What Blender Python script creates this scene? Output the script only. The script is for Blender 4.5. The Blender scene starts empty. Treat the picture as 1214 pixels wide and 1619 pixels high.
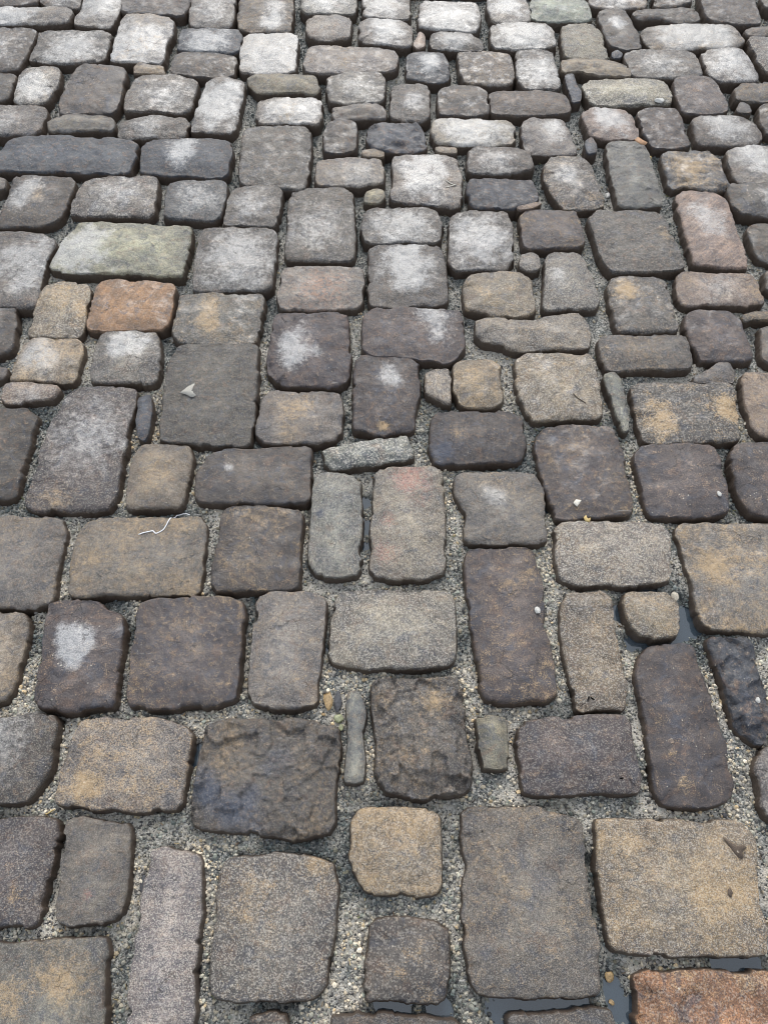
import bpy, math, random
import numpy as np
from mathutils.geometry import delaunay_2d_cdt

# ------------------------------------------------------------------ camera, sky, sun, exposure
S = bpy.context.scene
COL = S.collection
H = 1.45                      # the lens is held about 1.45 m above the stones
PITCH = 61.0                  # degrees below the horizon
FPX, CX, CY = 1216.6, 607.0, 809.5

cam_d = bpy.data.cameras.new('camera')
cam = bpy.data.objects.new('camera', cam_d)
COL.objects.link(cam)
cam.location = (0, 0, H)
cam.rotation_euler = (math.radians(90 - PITCH), 0, 0)
cam_d.sensor_fit = 'VERTICAL'
cam_d.sensor_height = 34.6
cam_d.lens = 26.0
cam_d.clip_start = 0.05
cam_d.clip_end = 500
S.camera = cam

SUN_EL, SUN_AZ = 37.0, 2.0    # overcast: a broad bright patch of cloud ahead of the camera
w = bpy.data.worlds.new('World')
S.world = w
w.use_nodes = True
wn = w.node_tree
sky = wn.nodes.new('ShaderNodeTexSky')
sky.sky_type = 'NISHITA'
sky.sun_disc = False
sky.sun_elevation = math.radians(SUN_EL)
sky.sun_rotation = math.radians(SUN_AZ)
sky.dust_density = 4.0
sky.air_density = 1.0
hs = wn.nodes.new('ShaderNodeHueSaturation')
hs.inputs['Saturation'].default_value = 0.62    # cloud cover: most of the blue is gone
bg = wn.nodes['Background']
wn.links.new(sky.outputs[0], hs.inputs['Color'])
# the cloud deck: three times as bright overhead as at the horizon, as overcast skies are
tc = wn.nodes.new('ShaderNodeTexCoord')
sx = wn.nodes.new('ShaderNodeSeparateXYZ')
wn.links.new(tc.outputs['Generated'], sx.inputs[0])
mr = wn.nodes.new('ShaderNodeMapRange')
wn.links.new(sx.outputs[2], mr.inputs[0])
mr.inputs['To Min'].default_value, mr.inputs['To Max'].default_value = 1 / 3, 1.0
cl = wn.nodes.new('ShaderNodeVectorMath')
cl.operation = 'SCALE'
cl.inputs[0].default_value = (7.7, 8.3, 9.1)
wn.links.new(mr.outputs[0], cl.inputs['Scale'])
mx = wn.nodes.new('ShaderNodeMix')
mx.data_type = 'RGBA'
mx.inputs[0].default_value = .68
wn.links.new(hs.outputs[0], mx.inputs[6])
wn.links.new(cl.outputs[0], mx.inputs[7])
wn.links.new(mx.outputs[2], bg.inputs[0])
bg.inputs[1].default_value = 0.10

sd = bpy.data.lights.new('sun', 'SUN')
sd.energy = 1.5
sd.angle = math.radians(40)
sd.color = (1.0, 0.98, 0.945)
sun = bpy.data.objects.new('sun', sd)
COL.objects.link(sun)
sun.rotation_euler = (math.radians(-(90 - SUN_EL)), 0, math.radians(-SUN_AZ))
sun.location = (0, 4, 6)

S.view_settings.view_transform = 'Standard'
S.view_settings.look = 'None'
S.view_settings.gamma = 1
S.view_settings.use_curve_mapping = False
S.view_settings.exposure = 0.92
S.cycles.pixel_filter_type = 'BLACKMAN_HARRIS'
S.cycles.filter_width = 1.05

# ------------------------------------------------------------------ helpers
rng = np.random.default_rng(11)
sp, cp = math.sin(math.radians(PITCH)), math.cos(math.radians(PITCH))


def at(px, py, z=0.0):
    """photo pixel -> point of the plane at height z"""
    u = (np.asarray(px, float) - CX) / FPX
    v = (np.asarray(py, float) - CY) / FPX
    t = (H - z) / (sp + v * cp)
    return t * u, t * (cp - v * sp)


def _hash(ix, iy, seed):
    n = (ix.astype(np.int64) * 374761393 + iy.astype(np.int64) * 668265263 + seed * 1442695041) & 0xFFFFFFFF
    n = ((n ^ (n >> 13)) * 1274126177) & 0xFFFFFFFF
    return ((n ^ (n >> 16)) & 0xFFFF) / 65535.0


def vnoise(x, y, seed=0):
    """smooth gradient noise, about -1 .. 1"""
    ix, iy = np.floor(x), np.floor(y)
    fx, fy = x - ix, y - iy
    ux, uy = fx * fx * fx * (fx * (fx * 6 - 15) + 10), fy * fy * fy * (fy * (fy * 6 - 15) + 10)

    def g(dx, dy):
        a = _hash(ix + dx, iy + dy, seed) * 6.2832
        return np.cos(a) * (fx - dx) + np.sin(a) * (fy - dy)
    a = g(0, 0) * (1 - ux) + g(1, 0) * ux
    b = g(0, 1) * (1 - ux) + g(1, 1) * ux
    return (a * (1 - uy) + b * uy) * 1.5


def fbm(x, y, freq, octv=3, seed=0):
    s, a, t = 0.0, 1.0, 0.0
    for k in range(octv):
        s = s + a * vnoise(x * freq + 17.3 * k, y * freq - 9.1 * k, seed + k * 101)
        t += a
        a *= .5
        freq *= 2.03
    return s / t


def cells(x, y, freq, seed=0):
    """cellular noise: (distance to the nearest point, random value of its cell)"""
    X, Y = x * freq, y * freq
    ix, iy = np.floor(X), np.floor(Y)
    best = np.full(X.shape, 9.0)
    val = np.zeros(X.shape)
    for dx in (-1, 0, 1):
        for dy in (-1, 0, 1):
            cx, cy = ix + dx, iy + dy
            qx = cx + _hash(cx, cy, seed)
            qy = cy + _hash(cx, cy, seed + 7)
            d = (qx - X) ** 2 + (qy - Y) ** 2
            m = d < best
            best = np.where(m, d, best)
            val = np.where(m, _hash(cx, cy, seed + 19), val)
    return np.sqrt(best), val


def inside(P, X, Y):
    ins = np.zeros(X.shape, bool)
    n = len(P)
    for i in range(n):
        a, b = P[i], P[(i + 1) % n]
        c = (a[1] > Y) != (b[1] > Y)
        ins ^= c & (X < (b[0] - a[0]) * (Y - a[1]) / (b[1] - a[1] + 1e-12) + a[0])
    return ins


def mesh_of(name, V, F, mat, attrs=None, smooth=True):
    """V (n,3), F (m,3) or (m,4) arrays or a list of such arrays -> mesh data"""
    Fs = F if isinstance(F, list) else [F]
    me = bpy.data.meshes.new(name)
    me.vertices.add(len(V))
    me.vertices.foreach_set('co', np.asarray(V, np.float32).ravel())
    loops = np.concatenate([f.ravel() for f in Fs]).astype(np.int32)
    counts = np.concatenate([np.full(len(f), f.shape[1]) for f in Fs])
    starts = np.concatenate([[0], np.cumsum(counts)[:-1]]).astype(np.int32)
    me.loops.add(len(loops))
    me.loops.foreach_set('vertex_index', loops)
    me.polygons.add(len(counts))
    me.polygons.foreach_set('loop_start', starts)
    me.update(calc_edges=True)
    me.polygons.foreach_set('use_smooth', np.full(len(counts), smooth))
    for k, a in (attrs or {}).items():
        at_ = me.color_attributes.new(k, 'FLOAT_COLOR', 'POINT')
        at_.data.foreach_set('color', np.asarray(a, np.float32).ravel())
    if mat is not None:
        me.materials.append(mat)
    me.validate()
    return me


def link(name, me, parent=None, loc=(0, 0, 0)):
    o = bpy.data.objects.new(name, me)
    COL.objects.link(o)
    o.location = loc
    o.parent = parent
    return o


def tag(o, label=None, cat=None, group=None, kind=None):
    for k, v in (('label', label), ('category', cat), ('group', group), ('kind', kind)):
        if v:
            o[k] = v
    return o


# ------------------------------------------------------------------ materials
class NT:
    """little node-tree writer"""

    def __init__(s, name):
        s.m = bpy.data.materials.new(name)
        s.m.use_nodes = True
        s.t = s.m.node_tree
        s.b = s.t.nodes['Principled BSDF']

    def n(s, typ, ins=None, **kw):
        nd = s.t.nodes.new('ShaderNode' + typ)
        for k, v in kw.items():
            setattr(nd, k, v)
        for k, v in (ins or {}).items():
            s.set(nd.inputs[k], v)
        return nd

    def set(s, sock, v):
        if isinstance(v, bpy.types.NodeSocket):
            s.t.links.new(v, sock)
        else:
            sock.default_value = v

    def math(s, op, a, b=0.0, clamp=False):
        nd = s.n('Math', {0: a, 1: b}, operation=op)
        nd.use_clamp = clamp
        return nd.outputs[0]

    def ramp(s, v, a, b):
        nd = s.n('MapRange', {'Value': v, 'From Min': a, 'From Max': b}, interpolation_type='SMOOTHSTEP')
        return nd.outputs[0]

    def mix(s, f, a, b, mode='MIX'):
        nd = s.n('Mix', data_type='RGBA', blend_type=mode)
        s.set(nd.inputs[0], f)
        s.set(nd.inputs[6], a)
        s.set(nd.inputs[7], b)
        return nd.outputs[2]

    def noise(s, vec, scale, detail=4, rough=.55, dist=0.0):
        return s.n('TexNoise', {'Vector': vec, 'Scale': scale, 'Detail': detail, 'Roughness': rough,
                                'Distortion': dist}).outputs[0]


def rgb(*c):
    return (*c, 1.0)


def make_stone_mat():
    T = NT('worn_sett_stone')
    geo = T.n('NewGeometry')
    oi = T.n('ObjectInfo')
    off = T.n('VectorMath', {0: T.n('CombineXYZ', {0: oi.outputs['Random'], 1: oi.outputs['Random']}).outputs[0],
                             1: (31.0, 17.0, 5.0)}, operation='MULTIPLY')
    pos = T.n('VectorMath', {0: geo.outputs['Position'], 1: off.outputs[0]}, operation='ADD').outputs[0]
    rnd = T.n('MapRange', {'Value': T.math('FRACT', T.math('MULTIPLY', oi.outputs['Random'], 17.0)), 'To Min': .55, 'To Max': 1.7}).outputs[0]
    pos = T.n('VectorMath', {0: pos, 'Scale': rnd}, operation='SCALE').outputs[0]
    amp = T.n('MapRange', {'Value': T.math('FRACT', T.math('MULTIPLY', oi.outputs['Random'], 43.0)), 'To Min': .42, 'To Max': 1.0}).outputs[0]
    base = T.n('VertexColor', layer_name='base')
    mk = T.n('VertexColor', layer_name='mask')
    st = T.n('VertexColor', layer_name='stain')
    sm = T.n('SeparateColor', {0: mk.outputs[0]})
    ss = T.n('SeparateColor', {0: st.outputs[0]})
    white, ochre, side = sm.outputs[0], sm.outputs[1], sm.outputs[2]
    speck = mk.outputs[1]
    red, blue, pink = ss.outputs[0], ss.outputs[1], ss.outputs[2]

    nb = T.noise(pos, 16, 5, .6, .6)        # broad mottling
    nm = T.noise(pos, 75, 7, .66, .3)       # blotches
    nf = T.noise(pos, 560, 5, .8)          # grain
    ng = T.noise(pos, 1500, 2, .6)           # finest grain
    c = base.outputs[0]
    c = T.mix(T.ramp(nb, .32, .70), T.mix(1.0, c, rgb(.66, .67, .72), 'MULTIPLY'), T.mix(1.0, c, rgb(1.30, 1.24, 1.14), 'MULTIPLY'))
    # brown veins of the stone itself; slaty patches carry painted bluish sky gloss
    nv_ = T.noise(pos, 30, 5, .62, 1.2)
    c = T.mix(T.math('MULTIPLY', T.ramp(nv_, .54, .64), .55), c, rgb(.064, .075, .103))
    c = T.mix(T.math('MULTIPLY', T.ramp(nv_, .46, .35), .40), c, rgb(.160, .102, .072))
    # bedding streaks, each stone laid its own way, on some hardly any
    vr = T.n('VectorRotate', {'Vector': pos, 'Angle': T.math('MULTIPLY', oi.outputs['Random'], 900.0)}, rotation_type='Z_AXIS').outputs[0]
    sk = T.noise(T.n('VectorMath', {0: vr, 1: (9.0, 85.0, 20.0)}, operation='MULTIPLY').outputs[0], 1.0, 4, .65, .4)
    ska = T.math('FRACT', T.math('MULTIPLY', oi.outputs['Random'], 29.0))
    c = T.mix(T.math('MULTIPLY', ska, .65), c, T.mix(T.ramp(sk, .34, .66), T.mix(1.0, c, rgb(.68, .68, .72), 'MULTIPLY'), T.mix(1.0, c, rgb(1.38, 1.33, 1.26), 'MULTIPLY')))
    # weak rusty bloom over every stone
    rs = T.math('ADD', T.math('MULTIPLY', nm, .5), T.math('MULTIPLY', nf, .5))
    c = T.mix(T.math('MULTIPLY', T.ramp(rs, .525, .63), .38), c, rgb(.29, .195, .115))
    # the trodden crown is cleaner and paler than the grimy rim
    cr = T.ramp(T.math('ADD', st.outputs[1], T.math('MULTIPLY', T.math('SUBTRACT', nm, .5), 1.4)), .05, .95)
    c = T.mix(cr, T.mix(1.0, c, rgb(.74, .72, .72), 'MULTIPLY'), T.mix(1.0, c, rgb(1.14, 1.13, 1.12), 'MULTIPLY'))
    # pale worn, lime-dusted crowns, with sky sheen painted into the same white
    wn_ = T.math('ADD', T.math('ADD', T.math('MULTIPLY', nm, .80), T.math('MULTIPLY', nf, .40)), T.math('MULTIPLY', white, .46))
    wh = T.ramp(wn_, .68, 1.05)
    c = T.mix(T.math('MULTIPLY', wh, .60), c, rgb(.46, .468, .478))
    # grain: light and dark
    c = T.mix(amp, c, T.mix(T.ramp(nf, .36, .66), T.mix(1.0, c, rgb(.27, .27, .29), 'MULTIPLY'), T.mix(1.0, c, rgb(2.0, 1.93, 1.80), 'MULTIPLY')))
    # blue-black and red, pink mineral stains
    bl = T.math('MULTIPLY', blue, T.ramp(T.math('ADD', nm, T.math('MULTIPLY', blue, .25)), .5, .66), True)
    c = T.mix(bl, c, rgb(.055, .068, .10))
    rd = T.math('MULTIPLY', red, T.ramp(T.math('ADD', T.noise(pos, 140, 4, .7), T.math('MULTIPLY', red, .2)), .52, .72), True)
    c = T.mix(T.math('MULTIPLY', rd, .55), c, rgb(.46, .16, .12))
    pk = T.math('MULTIPLY', pink, T.ramp(nm, .40, .60), True)
    c = T.mix(pk, c, rgb(.36, .215, .15))
    # ochre film, broken up by the grain
    oc = T.ramp(T.math('ADD', T.math('ADD', T.math('MULTIPLY', nm, .40), T.math('MULTIPLY', nf, .75)),
                       T.math('MULTIPLY', ochre, .25)), .64, .82)
    c = T.mix(T.math('MULTIPLY', oc, .78), c, rgb(.47, .325, .17))
    # salt and pepper of the granite setts
    sal = T.n('TexVoronoi', {'Vector': pos, 'Scale': 560}, feature='F1')
    sv = T.n('SeparateColor', {0: sal.outputs['Color']}).outputs[0]
    c = T.mix(T.math('MULTIPLY', T.ramp(sv, .60, .80), T.math('MULTIPLY', speck, .62)), c, rgb(.060, .058, .062))
    c = T.mix(T.math('MULTIPLY', T.ramp(sv, .36, .16), T.math('MULTIPLY', speck, .62)), c, rgb(.60, .555, .48))
    # small pits and pale specks everywhere
    pit = T.n('TexVoronoi', {'Vector': pos, 'Scale': 95}, feature='F1').outputs['Distance']
    pitm = T.math('MULTIPLY', T.ramp(pit, .13, .05), T.ramp(T.noise(pos, 40, 2), .5, .62))
    c = T.mix(T.math('MULTIPLY', pitm, .8), c, rgb(.03, .028, .026))
    spk = T.n('TexVoronoi', {'Vector': T.n('VectorMath', {0: pos, 1: (3.3, 1.7, .4)}, operation='ADD').outputs[0], 'Scale': 120}, feature='F1').outputs['Distance']
    spm = T.math('MULTIPLY', T.ramp(spk, .17, .07), T.ramp(T.noise(pos, 30, 3), .52, .64))
    c = T.mix(T.math('MULTIPLY', spm, .75), c, rgb(.62, .56, .46))
    # hairline cracks and scratches
    wv = T.n('VectorMath', {0: pos, 1: T.n('VectorMath', {0: T.n('TexNoise', {'Vector': pos, 'Scale': 28, 'Detail': 4}).outputs[1], 'Scale': .05}, operation='SCALE').outputs[0]}, operation='ADD').outputs[0]
    ck = T.n('TexVoronoi', {'Vector': wv, 'Scale': 17}, feature='DISTANCE_TO_EDGE').outputs['Distance']
    ckm = T.math('MULTIPLY', T.ramp(ck, .016, .004), T.ramp(T.noise(pos, 13, 3), .52, .60))
    c = T.mix(T.math('MULTIPLY', ckm, .5), c, rgb(.022, .019, .017))
    sc = T.n('Mapping', {'Vector': pos, 'Rotation': (0, 0, .9), 'Scale': (7, 150, 1)}).outputs[0]
    scm = T.math('MULTIPLY', T.ramp(T.noise(sc, 1.0, 2), .66, .74), T.ramp(T.noise(pos, 21, 3), .52, .64))
    c = T.mix(T.math('MULTIPLY', scm, .35), c, rgb(.48, .46, .42))
    # earth clinging to the flanks, darkened further to deepen the shade in the gaps
    dirt_shade = T.math('MULTIPLY', T.ramp(T.math('ADD', side, T.math('MULTIPLY', T.math('SUBTRACT', T.noise(pos, 45, 4, .7), .5), 1.3)), .42, .80), .90)
    c = T.mix(dirt_shade, c, rgb(.060, .040, .027))
    T.set(T.b.inputs['Base Color'], c)
    rr = T.n('MapRange', {'Value': nm, 'From Min': .3, 'From Max': .7, 'To Min': .38, 'To Max': .66}).outputs[0]
    rr = T.math('ADD', rr, T.math('MULTIPLY', wh, .06))
    T.set(T.b.inputs['Roughness'], rr)
    T.b.inputs['Specular IOR Level'].default_value = .5
    b1 = T.n('Bump', {'Height': nm, 'Strength': .8, 'Distance': .0055})
    b2 = T.n('Bump', {'Height': nf, 'Strength': .75, 'Distance': .0022, 'Normal': b1.outputs[0]})
    b3 = T.n('Bump', {'Height': T.math('MAXIMUM', pitm, ckm), 'Strength': .7, 'Distance': .002, 'Normal': b2.outputs[0]}, invert=True)
    b4 = T.n('Bump', {'Height': ng, 'Strength': .4, 'Distance': .0009, 'Normal': b3.outputs[0]})
    T.set(T.b.inputs['Normal'], b4.outputs[0])
    # a film of damp on the trodden tops
    damp = T.ramp(T.noise(pos, 24, 5, .68), .46, .66)
    own = T.math('POWER', T.math('FRACT', T.math('MULTIPLY', oi.outputs['Random'], 71.0)), 2.0)
    cw = T.math('ADD', T.math('MULTIPLY', T.math('MULTIPLY', damp, T.math('ADD', T.math('MULTIPLY', own, .7), .16)), 1.0), T.math('MULTIPLY', T.ramp(wn_, .70, 1.05), .42), True)
    T.set(T.b.inputs['Coat Weight'], cw)
    T.b.inputs['Coat Roughness'].default_value = .17
    T.b.inputs['Coat IOR'].default_value = 1.4
    bc = T.n('Bump', {'Height': nm, 'Strength': .5, 'Distance': .003})
    bd = T.n('Bump', {'Height': nf, 'Strength': .3, 'Distance': .0012, 'Normal': bc.outputs[0]})
    T.set(T.b.inputs['Coat Normal'], bd.outputs[0])
    return T.m


def make_sand_mat():
    T = NT('gritty_joint_sand')
    pos = T.n('NewGeometry').outputs['Position']
    n1 = T.noise(pos, 14, 4, .6)
    n2 = T.noise(pos, 210, 5, .7)
    vo = T.n('TexVoronoi', {'Vector': pos, 'Scale': 330}, feature='F1')
    vc = T.n('SeparateColor', {0: vo.outputs['Color']}).outputs[0]
    c = T.mix(T.ramp(n1, .36, .64), rgb(.11, .125, .122), rgb(.50, .455, .385))
    c = T.mix(T.ramp(vc, .55, .95), c, rgb(.46, .44, .40))
    c = T.mix(T.ramp(vc, .35, .05), c, rgb(.055, .055, .055))
    wet = T.n('SeparateColor', {0: T.n('VertexColor', layer_name='wet').outputs[0]}).outputs[0]
    c = T.mix(wet, c, T.mix(1.0, c, rgb(.30, .34, .36), 'MULTIPLY'))
    T.set(T.b.inputs['Base Color'], c)
    ro = T.n('MapRange', {'Value': n1, 'From Min': .35, 'From Max': .65, 'To Min': .40, 'To Max': .85}).outputs[0]
    T.set(T.b.inputs['Roughness'], T.math('SUBTRACT', ro, T.math('MULTIPLY', wet, .25)))
    b1 = T.n('Bump', {'Height': n2, 'Strength': .9, 'Distance': .004})
    b2 = T.n('Bump', {'Height': vo.outputs['Distance'], 'Strength': .9, 'Distance': .0025, 'Normal': b1.outputs[0]}, invert=True)
    T.set(T.b.inputs['Normal'], b2.outputs[0])
    return T.m


def make_grit_mat():
    T = NT('grit_grains')
    a = T.n('VertexColor', layer_name='base')
    pos = T.n('NewGeometry').outputs['Position']
    c = T.mix(T.ramp(T.noise(pos, 500, 3), .35, .65), T.mix(1.0, a.outputs[0], rgb(.72, .72, .74), 'MULTIPLY'), a.outputs[0])
    T.set(T.b.inputs['Base Color'], c)
    T.b.inputs['Roughness'].default_value = .55
    return T.m


def make_plain(name, col, rough=.6, scale=200, var=.3, bump=.3):
    T = NT(name)
    pos = T.n('NewGeometry').outputs['Position']
    n = T.noise(pos, scale, 4, .65)
    T.set(T.b.inputs['Base Color'], T.mix(T.ramp(n, .3, .7), rgb(*[x * (1 - var) for x in col]), rgb(*[min(.9, x * (1 + var)) for x in col])))
    T.b.inputs['Roughness'].default_value = rough
    T.set(T.b.inputs['Normal'], T.n('Bump', {'Height': n, 'Strength': bump, 'Distance': .001}).outputs[0])
    return T.m


def make_water():
    T = NT('puddle_water')
    T.b.inputs['Base Color'].default_value = rgb(.036, .054, .072)
    T.b.inputs['Roughness'].default_value = .015
    T.b.inputs['IOR'].default_value = 1.45
    T.b.inputs['Coat Weight'].default_value = 1.0
    T.b.inputs['Coat Roughness'].default_value = .01
    T.b.inputs['Transmission Weight'].default_value = .25
    pos = T.n('NewGeometry').outputs['Position']
    T.set(T.b.inputs['Normal'], T.n('Bump', {'Height': T.noise(pos, 30, 1), 'Strength': .05, 'Distance': .002}).outputs[0])
    return T.m


M_STONE, M_SAND, M_GRIT, M_WATER = make_stone_mat(), make_sand_mat(), make_grit_mat(), make_water()

# ------------------------------------------------------------------ the traced setts
# code: colour letter, pale crown, ochre, ruggedness, speckle; outline in photo pixels; patches (w pale, o ochre, k pink, r red, b blue: x,y,radius,strength)
BASE = {'C': (.27, .275, .22), 'D': (.083, .077, .073), 'P': (.083, .074, .077), 'B': (.058, .067, .084), 'G': (.158, .151, .142),
        'T': (.205, .178, .138), 'N': (.195, .190, .150), 'V': (.205, .245, .205), 'O': (.27, .155, .085),
        'R': (.225, .207, .180), 'K': (.23, .18, .155), 'Z': (.185, .200, .185), 'Y': (.155, .165, .160), 'A': (.265, .25, .245)}
WORDS = {'C': 'long pale cream-green cobblestone with white worn streaks', 'B': 'blue-black cobblestone', 'T': 'tan cobblestone with ochre film', 'N': 'olive green cobblestone', 'V': 'pale green cobblestone',
         'O': 'orange-brown cobblestone', 'R': 'pale speckled granite cobblestone', 'K': 'pinkish cobblestone', 'Z': 'grey-green slate cobblestone',
         'A': 'pale grey granite cobblestone with black and white speckle'}
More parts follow.
